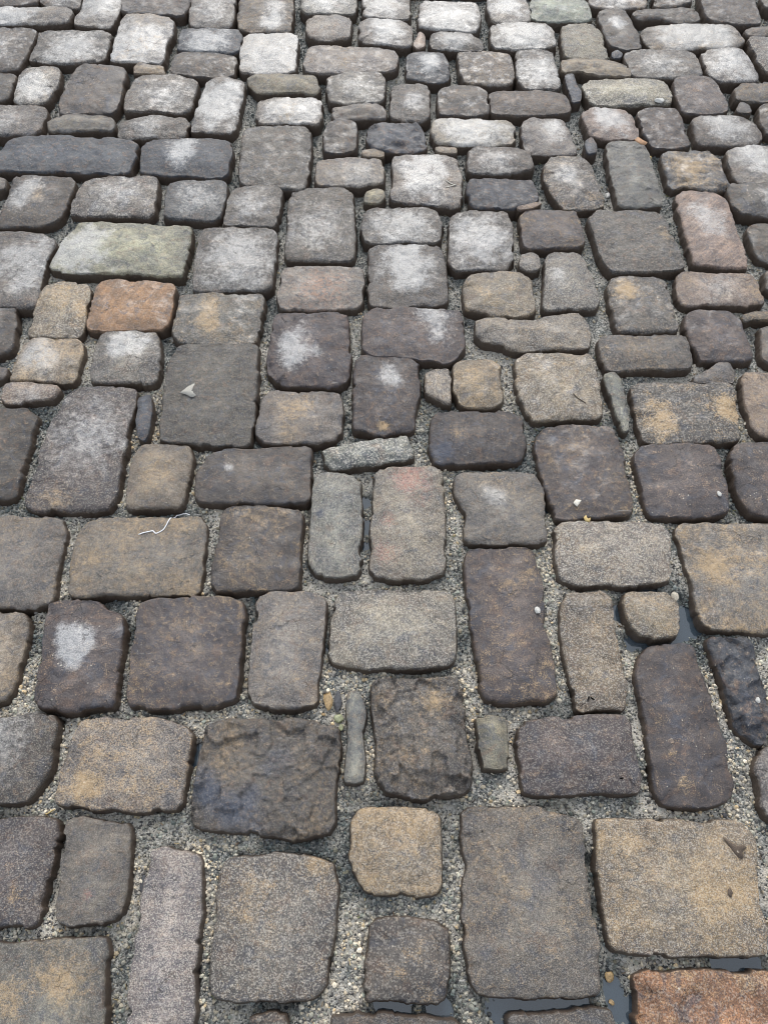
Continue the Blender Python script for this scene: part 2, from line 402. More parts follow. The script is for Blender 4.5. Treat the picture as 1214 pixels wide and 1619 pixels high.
DATA = """
D0000 0,-20 57,-20 60,9 0,11
D1000 66,-12 128,-14 127,14 112,12 66,7
G3001 0,14 107,13 115,20 104,38 0,41
G2001 134,-16 192,-16 190,8 175,41 150,40 119,36 120,28 134,0
D0010 197,-20 298,-20 298,10 287,25 230,22 192,16 193,6
D1001 305,-22 372,-22 370,20 362,44 302,41 300,30
D0110 382,-22 461,-22 461,30 458,51 392,49 378,45 378,25 | w 435,25,22,1
D1000 0,44 52,45 58,52 38,90 25,112 0,108
D2001 63,50 172,49 176,60 162,97 105,101 60,97 48,93 62,66
G3101 197,25 232,23 272,30 275,48 261,70 258,100 220,98 175,97 178,82
B2010 290,45 375,47 382,55 377,85 330,80 283,78 282,60
D0000 280,84 340,84 373,92 372,105 367,122 320,121 272,115 274,100
R3102 386,55 455,51 470,57 468,85 464,115 400,116 381,112 380,88 | w 425,80,40,1
T0110 212,103 222,99 259,106 260,117 235,116 212,116
G0001 36,108 70,105 95,108 90,130 72,165 22,162 28,140 | w 48,135,26,1.2
D0000 0,115 22,118 24,122 10,158 0,160
D0000 125,104 140,102 195,106 200,112 192,145 182,180 140,178 96,179 95,158 108,130
D1001 215,121 280,119 312,130 310,142 297,180 240,174 198,177 200,155
G0001 330,125 355,123 382,128 385,135 377,175 370,211 335,208 304,208 305,195 318,155 | w 345,160,42,1.3
D1001 0,167 40,166 70,169 72,177 58,214 20,212 0,212
G0010 92,185 130,180 180,186 178,207 150,203 105,207 78,208 78,190
D1011 196,190 240,182 290,186 297,196 290,217 240,216 210,220 188,215 190,200
B0000 18,222 50,216 140,218 205,222 218,230 213,250 203,276 150,272 70,271 0,268 3,243
B0000 232,224 270,222 340,221 365,225 366,240 357,281 300,279 225,273 222,250 225,238 | w 290,237,26,.9
G0000 0,278 10,282 6,300 0,305
D0000 24,280 45,278 110,281 117,288 100,335 85,352 40,358 0,355 3,345 12,315 | w 45,305,32,.8 o 60,310,14,.8
D1001 140,282 180,280 245,281 250,292 241,344 200,341 113,341 112,330 125,303
B1011 268,293 290,286 340,286 358,290 357,310 345,350 300,347 262,345 262,320
D1001 370,300 400,297 440,298 446,305 440,335 434,360 400,354 355,356 356,340 363,315
C0001 122,362 125,354 180,354 260,359 300,361 302,370 290,436 270,438 200,432 120,432 80,426 80,418 100,385 | w 125,400,46,1.2
D0001 0,368 30,366 75,371 88,385 70,415 62,455 55,486 20,486 0,484 | w 35,420,50,.85
T0102 72,448 100,446 138,447 143,455 135,490 128,530 90,532 46,530 47,518 60,475 | o 128,495,18,1 o 90,470,40,.4
O0001 162,447 170,444 240,447 272,450 277,458 272,480 266,520 200,522 142,524 137,515 150,465
D2001 318,372 325,362 370,361 430,362 437,372 433,420 427,460 370,461 310,462 306,450 312,400
D0101 284,470 300,466 380,464 412,467 415,475 412,500 404,546 340,545 285,543 274,530 278,500 | o 335,485,24,.7 o 325,515,20,.6
D1000 0,487 22,487 26,500 20,540 12,560 0,562
T1201 36,545 55,534 120,536 130,542 128,560 115,605 80,601 18,600 18,590 27,560 | w 60,560,25,.8
G0001 162,527 200,524 245,528 253,535 252,570 246,606 200,604 147,604 144,590 152,550 | w 205,545,30,1.1
K1112 10,608 40,605 92,610 95,618 86,630 60,632 40,638 3,636 5,620
G1000 0,575 14,580 8,600 0,605
D0001 282,548 300,546 380,545 408,548 408,575 403,640 396,700 385,706 330,704 255,695 250,688 258,630 268,570
P1001 110,622 130,612 190,610 213,615 212,640 198,710 178,808 140,808 60,808 42,798 45,780 62,730 78,670 | o 90,785,28,.6
D0000 0,648 40,646 58,654 58,665 45,710 35,745 25,788 0,790
B0010 220,630 238,625 242,650 236,690 228,698 218,690 216,660
T0001 222,708 230,704 270,705 300,710 302,722 295,770 289,803 250,804 202,804 201,790 208,740 | o 250,750,30,.7
D0000 330,720 345,713 420,711 480,706 492,712 492,750 488,795 440,797 380,797 318,795 308,785 312,750 | w 362,742,9,.8
G0101 0,818 50,816 98,820 103,830 95,890 85,930 80,955 55,961 0,958
G0201 136,826 150,820 250,817 315,818 325,830 322,880 313,942 250,940 180,941 115,944 108,935 112,900 124,850
D0110 354,808 370,801 440,803 472,806 477,815 474,860 475,900 470,934 420,934 340,936 335,925 340,880
Z0002 497,755 510,748 550,750 570,758 572,800 570,850 568,908 540,912 492,908 488,895 492,830 | b 505,812,8,1 b 548,790,10,.6
R0002 592,755 605,741 680,740 697,745 700,780 703,850 702,905 680,914 640,916 590,913 586,900 588,820 | r 650,770,35,.9 r 615,825,14,.8 r 605,875,22,.7
G0101 720,755 730,747 800,745 845,748 858,765 865,850 850,860 780,858 736,855 735,830 740,815 728,795 720,775 | w 780,780,20,.7
P0100 735,880 745,868 800,865 835,868 848,885 858,930 858,960 855,985 872,1030 880,1095 865,1108 820,1111 770,1108 760,1090 755,1040 745,985 737,930
P0000 80,955 95,951 155,948 165,965 195,975 196,1000 188,1050 182,1120 160,1121 110,1126 60,1119 57,1105 68,1030 75,980 | w 120,1015,33,1.5
P0100 222,955 240,948 320,945 370,945 386,955 386,980 382,1015 378,1070 372,1108 340,1114 290,1118 240,1120 205,1118 200,1100 208,1040 215,980
G0101 408,945 425,937 480,937 505,940 515,955 510,1010 505,1060 500,1112 470,1118 430,1120 400,1112 393,1090 400,1020
R0002 532,945 545,936 620,934 700,935 717,945 720,1000 718,1045 700,1053 640,1056 560,1057 528,1048 520,1030 524,990
T1101 0,968 35,970 46,978 42,1010 30,1060 22,1095 8,1113 0,1115
D1001 0,1145 15,1135 50,1129 88,1130 92,1145 85,1180 78,1220 50,1265 20,1270 0,1270
G0201 128,1142 150,1134 250,1136 295,1150 304,1165 298,1210 285,1280 240,1282 170,1280 100,1274 88,1265 95,1230 115,1170 | o 140,1240,22,.8
D0131 325,1150 345,1140 420,1136 500,1140 533,1150 538,1180 532,1240 528,1300 515,1322 470,1326 400,1318 320,1310 303,1300 305,1260 315,1200 | b 370,1280,45,1.2 b 330,1230,25,.8 b 450,1200,30,.5
Z0010 550,1095 562,1092 574,1105 579,1130 572,1165 577,1200 575,1235 560,1240 545,1235 547,1180 548,1130
D0131 588,1082 600,1076 680,1072 720,1072 728,1100 735,1140 740,1180 745,1215 745,1245 720,1260 660,1265 610,1255 594,1230 594,1180 590,1130 | o 680,1110,28,.7
N0010 752,1135 775,1130 800,1135 803,1170 804,1215 785,1217 763,1214 757,1180
T0102 887,955 900,935 950,935 967,948 970,990 980,1040 991,1080 990,1122 960,1118 912,1125 908,1100 898,1060 888,1000
T0202 985,940 1000,936 1050,937 1068,950 1075,990 1070,1005 1040,1010 1010,1005 995,990 988,965
R0103 878,835 890,825 960,826 1045,828 1058,850 1062,900 1055,920 1000,925 920,923 885,915 880,880
G0201 1068,835 1085,827 1214,828 1230,830 1230,1005 1190,998 1115,994 1105,980 1095,920 1080,870 | o 1140,895,30,.7
B0030 1118,1012 1130,1007 1180,1008 1190,1020 1198,1060 1212,1100 1225,1140 1208,1182 1180,1168 1160,1150 1150,1110 1135,1060
P0000 1008,1040 1030,1022 1070,1017 1095,1020 1103,1050 1120,1090 1135,1140 1150,1190 1160,1240 1150,1268 1110,1278 1050,1272 1035,1255 1030,1200 1018,1140 1008,1080 | o 1045,1140,10,.6 o 1062,1190,10,.7 o 1085,1240,16,.7
P0001 818,1150 835,1140 900,1133 985,1131 995,1145 1003,1190 1014,1245 1005,1255 940,1252 880,1256 830,1255 825,1230 818,1180
G1001 1195,1200 1214,1180 1240,1180 1240,1310 1214,1300 1200,1250
T0202 942,1300 960,1295 1060,1298 1170,1298 1190,1320 1198,1380 1198,1430 1214,1470 1212,1505 1180,1512 1100,1515 1000,1508 965,1500 955,1450 945,1370 | o 1150,1420,50,.8 o 1000,1340,30,.6
G0101 730,1285 745,1277 840,1277 890,1285 918,1300 925,1350 935,1420 947,1500 948,1570 920,1577 840,1578 770,1575 742,1555 735,1490 730,1440 732,1400 738,1370 728,1330 | b 850,1390,25,.5 b 770,1510,22,.6
T0302 557,1300 570,1280 620,1277 680,1278 695,1290 695,1330 698,1400 690,1417 640,1416 580,1413 570,1395 556,1370 555,1330
D0001 588,1465 600,1453 650,1448 690,1455 710,1470 710,1520 705,1580 690,1586 630,1586 580,1582 576,1560 582,1500 | o 660,1510,28,.55 o 625,1545,16,.5 o 680,1570,18,.5
G0102 345,1370 375,1355 430,1350 500,1353 530,1362 534,1400 530,1480 515,1560 490,1580 430,1586 360,1582 335,1575 330,1545 340,1450 | o 500,1370,30,.6 o 400,1400,40,.4
A0003 240,1345 260,1340 300,1345 318,1360 320,1400 315,1470 308,1540 300,1640 198,1640 205,1560 220,1450
G0001 103,1300 120,1293 180,1297 205,1303 208,1330 203,1390 195,1440 180,1460 140,1464 95,1462 86,1450 92,1400 | r 140,1416,10,.8
P0001 0,1292 60,1290 92,1295 95,1315 80,1370 70,1420 60,1460 40,1468 0,1466 | o 20,1425,25,.5
G0101 0,1495 60,1490 130,1481 165,1485 172,1500 170,1540 160,1640 0,1640 | o 10,1580,40,.7 o 105,1560,35,.6
D0001 520,1612 560,1603 640,1603 730,1615 750,1640 510,1640
D0001 390,1615 430,1602 455,1605 462,1640 380,1640
D0001 800,1605 860,1600 930,1597 970,1600 978,1640 795,1640
O0121 1003,1545 1020,1536 1100,1536 1214,1538 1240,1540 1240,1640 1010,1640
G2001 479,-10 562,-10 563,10 560,22 520,20 485,22 477,14
G2001 575,-12 645,-12 646,20 645,32 610,28 577,28 574,10
G3001 665,3 700,2 750,5 757,15 758,40 750,52 700,47 665,45 663,25
G0001 487,30 500,25 540,23 554,30 553,58 520,62 490,58 486,50
G0001 571,35 585,30 630,33 649,40 650,60 648,75 610,70 570,65 570,48 | w 610,42,30,1.2
K0000 653,72 663,51 671,58 671,75 660,80
D2000 682,55 700,49 740,54 760,65 763,80 740,80 685,78 680,68
G0101 487,75 500,71 560,74 622,78 628,88 627,108 600,112 550,115 485,114 481,100
B0010 645,88 655,83 700,85 706,95 710,128 690,130 645,124 643,105 | w 680,105,18,1
D0111 724,85 740,83 800,85 808,95 812,130 795,135 745,132 733,130 727,105
D2001 818,82 845,79 870,80 876,100 884,135 882,142 850,142 825,140 818,120 816,95
N0010 393,125 410,119 470,119 500,122 503,140 498,150 470,145 412,147 396,137
G1001 520,122 550,116 600,117 607,125 605,160 585,164 530,164 518,155
G0000 528,172 560,166 600,166 610,180 608,188 570,188 530,190 526,182
D0011 620,138 640,133 670,134 677,145 678,185 668,192 640,190 617,188 619,160 | w 658,155,20,.8
D0000 695,142 715,135 755,137 770,145 772,178 760,182 720,182 695,182 693,165
D0000 774,148 790,144 850,145 890,150 902,165 900,178 860,181 820,182 780,180 774,165
G3101 412,160 430,155 495,155 507,160 508,185 500,198 460,193 410,195 406,180
D0000 520,195 535,190 560,192 563,210 560,235 545,243 515,240 510,235 513,215
B0020 584,205 600,197 640,195 663,200 671,220 672,235 650,242 600,238 583,230 580,218
T0000 572,240 590,237 607,240 607,249 573,248
T0000 688,233 700,232 721,234 722,243 690,241
R3101 685,195 695,189 760,190 805,192 812,200 812,225 780,230 730,230 690,226 682,215
D0011 388,203 420,199 480,199 489,205 490,240 485,275 480,300 430,297 383,292 380,280 383,230
G1101 500,262 510,255 560,252 600,255 606,268 604,290 590,292 540,295 505,295 497,285
N0000 577,305 590,299 606,301 607,315 598,323 576,320
G0001 622,250 640,245 700,245 720,250 727,275 729,310 728,328 690,323 640,320 619,315 620,280 | w 668,275,38,1.15
D1001 740,240 755,233 810,234 835,240 842,260 838,268 800,275 750,275 740,268
B0000 738,292 745,284 800,284 838,283 848,305 851,318 820,330 780,330 745,327 740,310
K0100 816,328 850,321 856,324 840,331 818,333
D1001 460,305 480,298 540,297 556,305 558,340 560,380 558,412 520,414 455,410 452,400 455,350
D2001 577,340 590,332 640,331 685,333 697,350 697,378 680,385 640,383 590,386 575,380 573,360
D0001 585,395 600,387 650,388 695,390 702,405 705,440 708,478 680,483 620,486 588,483 584,470 584,425 | w 645,420,42,1.3
D2001 712,345 725,335 770,335 800,336 808,355 810,405 800,427 760,425 715,425 711,410
G0001 447,430 455,424 510,424 570,425 573,440 572,480 560,488 500,490 445,489 439,475 | k 505,465,45,.8
P0000 435,500 445,495 490,497 510,493 545,495 550,520 553,570 550,600 535,612 490,612 440,608 424,590 424,570 432,520 | w 468,550,32,1
P0000 576,500 590,490 650,488 720,490 732,505 733,545 720,568 705,575 660,567 590,562 573,555 573,520 | w 690,505,32,.8
T0101 735,445 745,433 800,430 840,440 843,470 845,490 830,500 780,500 740,490 733,470
G0002 864,405 880,400 915,400 925,415 938,450 946,478 940,488 900,487 865,490 860,480 862,450 | w 885,440,16,.8
G0002 822,403 840,398 853,405 852,425 835,428 821,422
R0112 752,510 770,503 800,506 850,508 870,500 910,495 925,505 932,530 930,550 880,550 820,555 790,545 765,540 752,530
P0000 562,572 575,562 620,562 650,566 662,578 662,620 655,655 650,680 620,683 600,690 575,680 560,678 559,640 | w 615,592,20,.8 o 606,674,10,1.2
G0001 415,630 430,618 490,619 535,622 540,640 540,675 530,698 480,701 420,699 405,690 408,660 | o 465,655,42,.8
Z0012 510,716 525,708 580,698 630,689 645,692 653,710 652,724 610,730 560,738 525,740 515,730
R0112 674,592 690,585 706,583 712,600 712,640 690,630 673,622
T0201 718,577 730,569 775,569 790,580 793,620 793,635 775,645 735,643 720,630 718,600
P0010 680,658 695,652 760,652 815,652 828,668 830,710 822,728 780,730 740,732 690,735 680,715 | b 700,710,25,.8 o 725,685,14,.7
T0102 814,570 830,560 900,560 930,560 942,580 948,630 950,660 900,662 845,665 832,655 820,625 815,590
P0100 846,690 860,675 920,671 965,675 980,700 992,760 1000,812 960,816 880,822 872,800 858,755 850,715 | b 878,695,10,.7 b 885,720,10,.8 b 893,742,9,.7 b 903,770,8,.5
G2001 772,-5 830,-5 837,20 836,34 800,36 780,32 773,15
G3001 776,42 790,37 860,38 874,48 877,70 870,76 820,77 785,77 778,68
V0001 838,5 848,-2 910,0 925,5 933,20 932,33 890,34 850,34 840,28
G2101 928,-12 1020,-12 1022,12 980,14 935,10
D0000 945,20 960,14 985,16 998,35 1010,65 1012,77 985,78 965,72 955,50 | w 975,33,13,.9
D0010 1000,20 1030,15 1090,13 1100,18 1106,33 1070,35 1030,27 1012,32
D0000 1034,-14 1088,-14 1093,7 1060,11 1036,11
D0000 1105,-15 1185,-15 1195,15 1203,38 1170,40 1120,33 1108,5
G0101 1015,50 1025,40 1100,37 1150,38 1170,50 1176,65 1160,75 1100,75 1035,77 1022,65 | w 1080,54,40,1.2 w 1130,54,34,1.2
N0001 888,45 900,38 935,38 948,50 956,75 962,93 920,93 895,90 890,70
B0000 966,85 975,80 984,86 981,92 968,92
T0010 888,97 910,94 960,97 985,104 996,112 995,122 950,120 915,112 890,115
D1001 988,88 1000,81 1060,81 1095,84 1103,100 1108,120 1095,125 1040,125 1000,122 993,105
G0001 1108,85 1125,78 1170,78 1180,90 1195,115 1198,128 1160,128 1128,126 1115,105 | w 1155,100,34,1
D0000 1178,48 1190,43 1230,44 1230,58 1185,57
D1001 1180,62 1195,60 1230,60 1235,120 1213,115 1200,100 1190,80
D0000 1201,0 1210,-5 1235,-5 1235,20 1210,15
N0002 920,135 935,126 1000,125 1045,128 1058,145 1062,165 1000,166 940,166 928,155
P0000 1065,130 1080,122 1120,124 1135,140 1148,165 1147,178 1110,180 1080,177 1070,155
B0010 892,120 905,118 910,135 918,145 916,160 905,162 898,140
D0100 1162,140 1175,131 1230,132 1230,160 1190,160 1166,158
K0001 918,178 940,171 985,174 998,185 1008,210 1005,220 970,220 935,215 925,195 | w 965,185,28,1
P0000 1008,178 1020,172 1065,172 1075,185 1085,215 1088,230 1060,234 1030,230 1018,210
D0001 1095,190 1110,183 1170,184 1192,195 1203,215 1200,225 1160,230 1105,228 1098,210 | w 1150,198,32,1
D0000 1163,170 1172,162 1185,168 1186,180 1165,178
D0000 1200,170 1210,165 1240,165 1240,215 1214,212 1205,195
G0001 826,195 840,187 885,188 897,200 908,230 910,242 875,243 835,243 828,225 | w 872,204,20,1
B0000 923,225 935,218 942,228 942,243 928,245
D0101 861,262 875,247 920,248 933,260 945,290 956,322 940,327 895,330 885,320 870,300 862,280 | w 900,275,26,.7
Y0001 958,230 970,224 1010,224 1022,240 1035,275 1045,325 1020,327 980,328 972,300 965,265
B0121 1045,245 1060,240 1120,240 1135,255 1148,285 1150,298 1120,303 1085,293 1060,300 1055,275 | o 1095,275,36,.6
G0001 1148,240 1165,233 1230,232 1235,290 1170,291 1160,280 1152,260 | w 1190,248,30,1.1
K0001 1068,310 1080,303 1125,305 1148,315 1155,345 1170,380 1182,415 1178,424 1130,422 1098,417 1090,390 1078,345 | w 1115,345,34,.8
D1000 1148,297 1160,292 1230,290 1235,345 1175,340 1160,325
D0000 1182,360 1195,353 1235,352 1235,418 1205,412 1190,390
P0100 823,340 835,333 890,332 910,335 920,355 921,385 910,393 870,390 830,393 826,370
D0011 930,345 940,335 1000,336 1040,340 1055,360 1070,395 1080,420 1070,426 1010,430 965,432 950,405 938,370 | o 1050,370,14,.7
D0111 960,450 970,438 1030,437 1050,445 1058,475 1070,518 1065,525 1020,524 978,527 970,510 965,475 | o 990,460,18,.7
K1101 1068,440 1080,431 1150,432 1190,435 1200,455 1206,478 1190,482 1130,480 1078,484 1072,460
D0000 1208,425 1240,420 1240,465 1214,460
P0000 1083,500 1095,492 1150,493 1168,505 1180,535 1188,565 1175,571 1120,570 1105,568 1092,540 1083,515
D0100 1172,500 1190,494 1235,494 1235,508 1190,505 1175,510
G0000 1200,522 1214,517 1240,517 1240,580 1208,575
D0101 947,540 955,531 1020,529 1080,530 1088,545 1092,575 1085,583 1020,582 960,588 950,565
D0111 1097,595 1120,585 1135,574 1152,575 1160,590 1158,605 1130,605 1097,605
Z0010 955,592 970,588 982,600 990,640 993,680 985,682 972,650 960,615
D0101 998,615 1010,606 1080,605 1155,606 1162,625 1168,670 1166,695 1120,698 1060,700 1018,697 1010,670 1003,640 | o 1040,660,28,.7 o 1150,645,28,.7
K0101 1170,600 1180,590 1240,590 1240,695 1205,690 1190,675 1178,640
P0000 1003,720 1015,704 1080,701 1125,704 1140,730 1148,775 1151,810 1120,815 1060,818 1030,815 1018,790 1008,755
P0000 1155,715 1165,702 1240,700 1240,820 1190,815 1175,795 1160,755
"""


def chaikin(P, n=2, q=.25):
    for _ in range(n):
        Q = np.roll(P, -1, 0)
        P = np.stack([P * (1 - q) + Q * q, P * q + Q * (1 - q)], 1).reshape(-1, 2)
    return P


def resample(P, n):
    Q = np.vstack([P, P[:1]])
    L = np.concatenate([[0], np.cumsum(np.hypot(*np.diff(Q, axis=0).T))])
    s = np.linspace(0, L[-1], n, endpoint=False)
    return np.stack([np.interp(s, L, Q[:, 0]), np.interp(s, L, Q[:, 1])], 1), L[-1]


def area(P):
    Q = np.roll(P, -1, 0)
    return .5 * np.sum(P[:, 0] * Q[:, 1] - Q[:, 0] * P[:, 1])


def smooth_ring(a, k):
    for _ in range(k):
        a = (np.roll(a, 1, 0) + 2 * a + np.roll(a, -1, 0)) / 4
    return a


def sett(P, code, patches, seed, step, depth=.055):
    """one sett from its world outline P (n,2): vertices, faces and colour layers"""
    r_ = np.random.default_rng(seed)
    if area(P) < 0:
        P = P[::-1]
    if code[3] != '0' and abs(area(P)) < .006:
        P = chaikin(P, 1, .07)             # split slivers keep their corners
    else:
        P = chaikin(P, 1, .15)
    _, per = resample(P, 8)
    step = step * .68 if code[3] == '3' else step
    n = int(np.clip(per / step, 20, 300))
    P, _ = resample(P, n)
    A = abs(area(P))
    half = 2 * A / per                     # about half the width of the stone
    k = min(1.0, half / .045)
    rug = int(code[3])
    sliver = code[3] != '0' and abs(A) < .006
    T = np.roll(P, -1, 0) - np.roll(P, 1, 0)
    N = np.stack([T[:, 1], -T[:, 0]], 1)
    N = smooth_ring(N, 2)
    N /= np.hypot(N[:, 0], N[:, 1])[:, None] + 1e-9     # outward
    e = (.0 + .0019 * np.clip(P[:, 1], 0, 2.2)) * k + fbm(P[:, 0], P[:, 1], 24, 3, seed) * .0052 * k + fbm(P[:, 0], P[:, 1], 130, 3, seed + 3) * .0012 * k
    _, cv = cells(P[:, 0] + e * 3, P[:, 1], 30, seed + 15)
    e = e - np.clip(cv - .58, 0, 1) * .0115 * k + .0008 * k      # spalled lengths of the edge
    chip = np.clip(fbm(P[:, 0], P[:, 1], 34, 2, seed + 9) - .42, 0, 1) * .022 * k      # knocked-off bits of the arris
    P = P + N * (e - chip)[:, None]
    C = P.mean(0)
    soft = r_.choice([.5, .6, .8, 1.0, 1.5]) * k * np.clip(.85 + fbm(P[:, 0], P[:, 1], 13, 2, seed + 17) * 1.5 + np.clip(cells(P[:, 0], P[:, 1], 24, seed + 18)[1] - .7, 0, 1) * 5.0, .35, 2.6) * (.55 if sliver else 1)
    rings, d, side = [], [], []
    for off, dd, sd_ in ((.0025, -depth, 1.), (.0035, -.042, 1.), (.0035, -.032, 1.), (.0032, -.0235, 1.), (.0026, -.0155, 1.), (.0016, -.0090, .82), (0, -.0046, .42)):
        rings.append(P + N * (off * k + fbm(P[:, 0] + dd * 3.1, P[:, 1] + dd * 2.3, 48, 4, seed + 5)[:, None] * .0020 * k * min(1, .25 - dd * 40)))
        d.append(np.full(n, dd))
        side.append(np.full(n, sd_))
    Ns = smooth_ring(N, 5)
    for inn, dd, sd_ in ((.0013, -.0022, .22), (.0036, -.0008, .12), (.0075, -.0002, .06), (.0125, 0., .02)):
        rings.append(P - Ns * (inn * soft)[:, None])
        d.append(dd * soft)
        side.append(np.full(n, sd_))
    L = rings[-1]
    nb = len(rings)
    # the top inside the arris: an even net of points, triangulated
    lo, hi = L.min(0), L.max(0)
    sx = step * 1.12
    gx, gy = np.meshgrid(np.arange(lo[0], hi[0], sx), np.arange(lo[1], hi[1], sx * .87))
    gx = gx + (np.arange(gx.shape[0]) % 2)[:, None] * sx * .5
    gx, gy = gx + r_.normal(0, sx * .09, gx.shape), gy + r_.normal(0, sx * .09, gx.shape)
    gx, gy = gx.ravel(), gy.ravel()
    ok = inside(L, gx, gy)
    gx, gy = gx[ok], gy[ok]
    de = np.sqrt(((gx[:, None] - L[None, :, 0]) ** 2 + (gy[:, None] - L[None, :, 1]) ** 2).min(1)) if len(gx) else np.zeros(0)
    ok = de > step * .55
    G, de = np.column_stack([gx, gy])[ok], de[ok]
    allp = np.vstack([L, G])
    vo, _, fo, ov, _, _ = delaunay_2d_cdt([tuple(p) for p in allp], [(i, (i + 1) % n) for i in range(n)], [], 1, 1e-7)
    nr = len(rings)
    mp, extra = [], []
    for o, p in zip(ov, vo):               # points the triangulation had to add where the rim crosses itself
        if o:
            mp.append(o[0] + (nr - 1) * n)
        else:
            mp.append((nr - 1) * n + len(allp) + len(extra))
            extra.append([p[0], p[1]])
    if extra:
        G, de = np.vstack([G, extra]), np.concatenate([de, np.zeros(len(extra))])
    F3 = np.array([[mp[v] for v in f] for f in fo if len(f) == 3])
    V = np.vstack(rings + [G])
    tt = np.clip(de / (half * .85), 0, 1)
    d.append((1 - (1 - tt) ** 2) * .0066 * k)
    side.append(np.zeros(len(G)))
    crown = np.concatenate([np.zeros(nr * n), np.clip((de + .006) / (half * .7), 0, 1)])
    dome = r_.uniform(.55, 1.5)
    z = np.concatenate(d)
    z = np.where(z > 0, z * dome, z)
    side = np.concatenate(side)
    top = np.concatenate([np.repeat(np.clip((np.arange(nr) - 4) / 6., 0, 1), n), np.ones(len(G))])
    x, y = V[:, 0], V[:, 1]
    rel = fbm(x, y, 11, 2, seed + 21) * .0042 + fbm(x, y, 38, 3, seed + 22) * .0030 + fbm(x, y, 130, 2, seed + 23) * .0013
    if rug in (1, 2):
        rel = rel + fbm(x, y, 55, 4, seed + 31) * .0013 * rug
    if rug >= 2:
        wx = x + fbm(x, y, 60, 2, seed + 41) * .006
        wy = y + fbm(x, y, 60, 2, seed + 42) * .006
        c1, v1 = cells(wx, wy, 34, seed + 43)
        c2, v2 = cells(wx, wy, 80, seed + 44)
        # broken plates, each with a slope of its own
        pl = (v1 - .5) * .0052 + np.sin(v1 * 40) * (x - C[0]) * .06 + np.cos(v1 * 57) * (y - C[1]) * .06
        rel = rel + (pl + (v2 - .5) * .0024) * (.8 if rug == 2 else 1.15)
    tilt = r_.normal(0, .012, 2)
    z = z + rel * top * (.45 + .55 * k) + ((x - C[0]) * tilt[0] + (y - C[1]) * tilt[1]) * top + r_.normal(0, .0014)
    V = np.column_stack([V, z])
    F = []
    i0 = np.arange(n)
    i1 = (i0 + 1) % n
    for j in range(nr - 1):
        F.append(np.stack([j * n + i0, j * n + i1, (j + 1) * n + i1, (j + 1) * n + i0], 1))
    F4 = np.vstack(F)
    # colour layers
    nv = len(V)
    b = np.array(BASE[code[0]]) * r_.uniform(.86, 1.16) * (1 + r_.normal(0, .013, 3))
    base = np.column_stack([np.tile(b, (nv, 1)), np.ones(nv)])
    lay = {'w': np.zeros(nv), 'o': np.zeros(nv), 'r': np.zeros(nv), 'b': np.zeros(nv), 'k': np.zeros(nv)}
    ext = np.hypot(*(P - C).T).mean()
    wl = int(code[1])
    if wl:
        # worn crown plus painted sky sheen: an oval over the middle of the stone, a little uneven
        cx, cy = C + r_.normal(0, .14, 2) * ext
        q = np.hypot((x - cx), (y - cy) * .9) / (ext * (.72 + .16 * wl)) + fbm(x, y, 22, 3, seed + 81) * .55
        lay['w'] += np.clip(1.25 - q, 0, 1) * (.34 + .26 * wl)
    lay['o'] += np.clip(.20 * int(code[2]) + fbm(x, y, 12, 3, seed + 61) * .45 * (int(code[2]) > 0), 0, 1)
    for p in patches:
        t, v = p.split()[0], [float(a) for a in p.split()[1].split(',')]
        cx, cy = at(v[0], v[1])
        ex, ey = at(v[0], v[1] + v[2])
        rx = at(v[0] + v[2], v[1])[0] - cx
        ry = abs(ey - cy)
        q = np.hypot((x - cx) / rx, (y - cy) / ry) + fbm(x, y, 16, 4, seed + 71) * .9
        lay[t] += np.clip(1.3 - .95 * q, 0, 1) * v[3] * (.75 if t == 'o' else 1)
    spk = np.full(nv, int(code[4]) / 3.)
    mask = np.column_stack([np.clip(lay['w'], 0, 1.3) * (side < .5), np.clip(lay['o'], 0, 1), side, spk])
    stain = np.column_stack([lay['r'].clip(0, 1), lay['b'].clip(0, 1), lay['k'].clip(0, 1), crown])
    return V, [F4, F3], {'base': base, 'mask': mask, 'stain': stain}, C


pavement = link('pavement', None)
pavement['kind'] = 'structure'
outlines = []
for idx, line in enumerate(DATA.strip().splitlines()):
    left, _, right = line.partition('|')
    code, *pts = left.split()
    P = np.array([[float(a) for a in q.split(',')] for q in pts])
    # stones cut by the frame go on beyond it
    P[:, 0] = np.where(P[:, 0] <= 0, P[:, 0] - 75, P[:, 0])
    P[:, 0] = np.where(P[:, 0] >= 1228, P[:, 0] + 45, P[:, 0])
    P[:, 1] = np.where(P[:, 1] >= 1640, P[:, 1] + 70, P[:, 1])
    Wp = np.column_stack(at(P[:, 0], P[:, 1], -.003))
    tk = right.split()
    patches = [tk[i] + ' ' + tk[i + 1] for i in range(0, len(tk), 2)]
    far = Wp[:, 1].mean()
    V, F, A, C = sett(Wp, code, patches, 1000 + idx * 13, .0038 + .0010 * max(far, 0))
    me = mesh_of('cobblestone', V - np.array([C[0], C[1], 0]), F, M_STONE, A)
    small = abs(area(Wp)) < .0042
    o = link('stone_wedge' if small else 'cobblestone', me, pavement, (C[0], C[1], 0))
    if code[0] in WORDS and not small:
        o['label'] = WORDS[code[0]]
    outlines.append(Wp)

# ------------------------------------------------------------------ where the stones are: a fine raster of the ground plan
G0, G1, GS = np.array([-3.4, -1.3]), np.array([3.4, 4.4]), .004
gw, gh = ((G1 - G0) / GS).astype(int)
plan = np.zeros((gh, gw), bool)


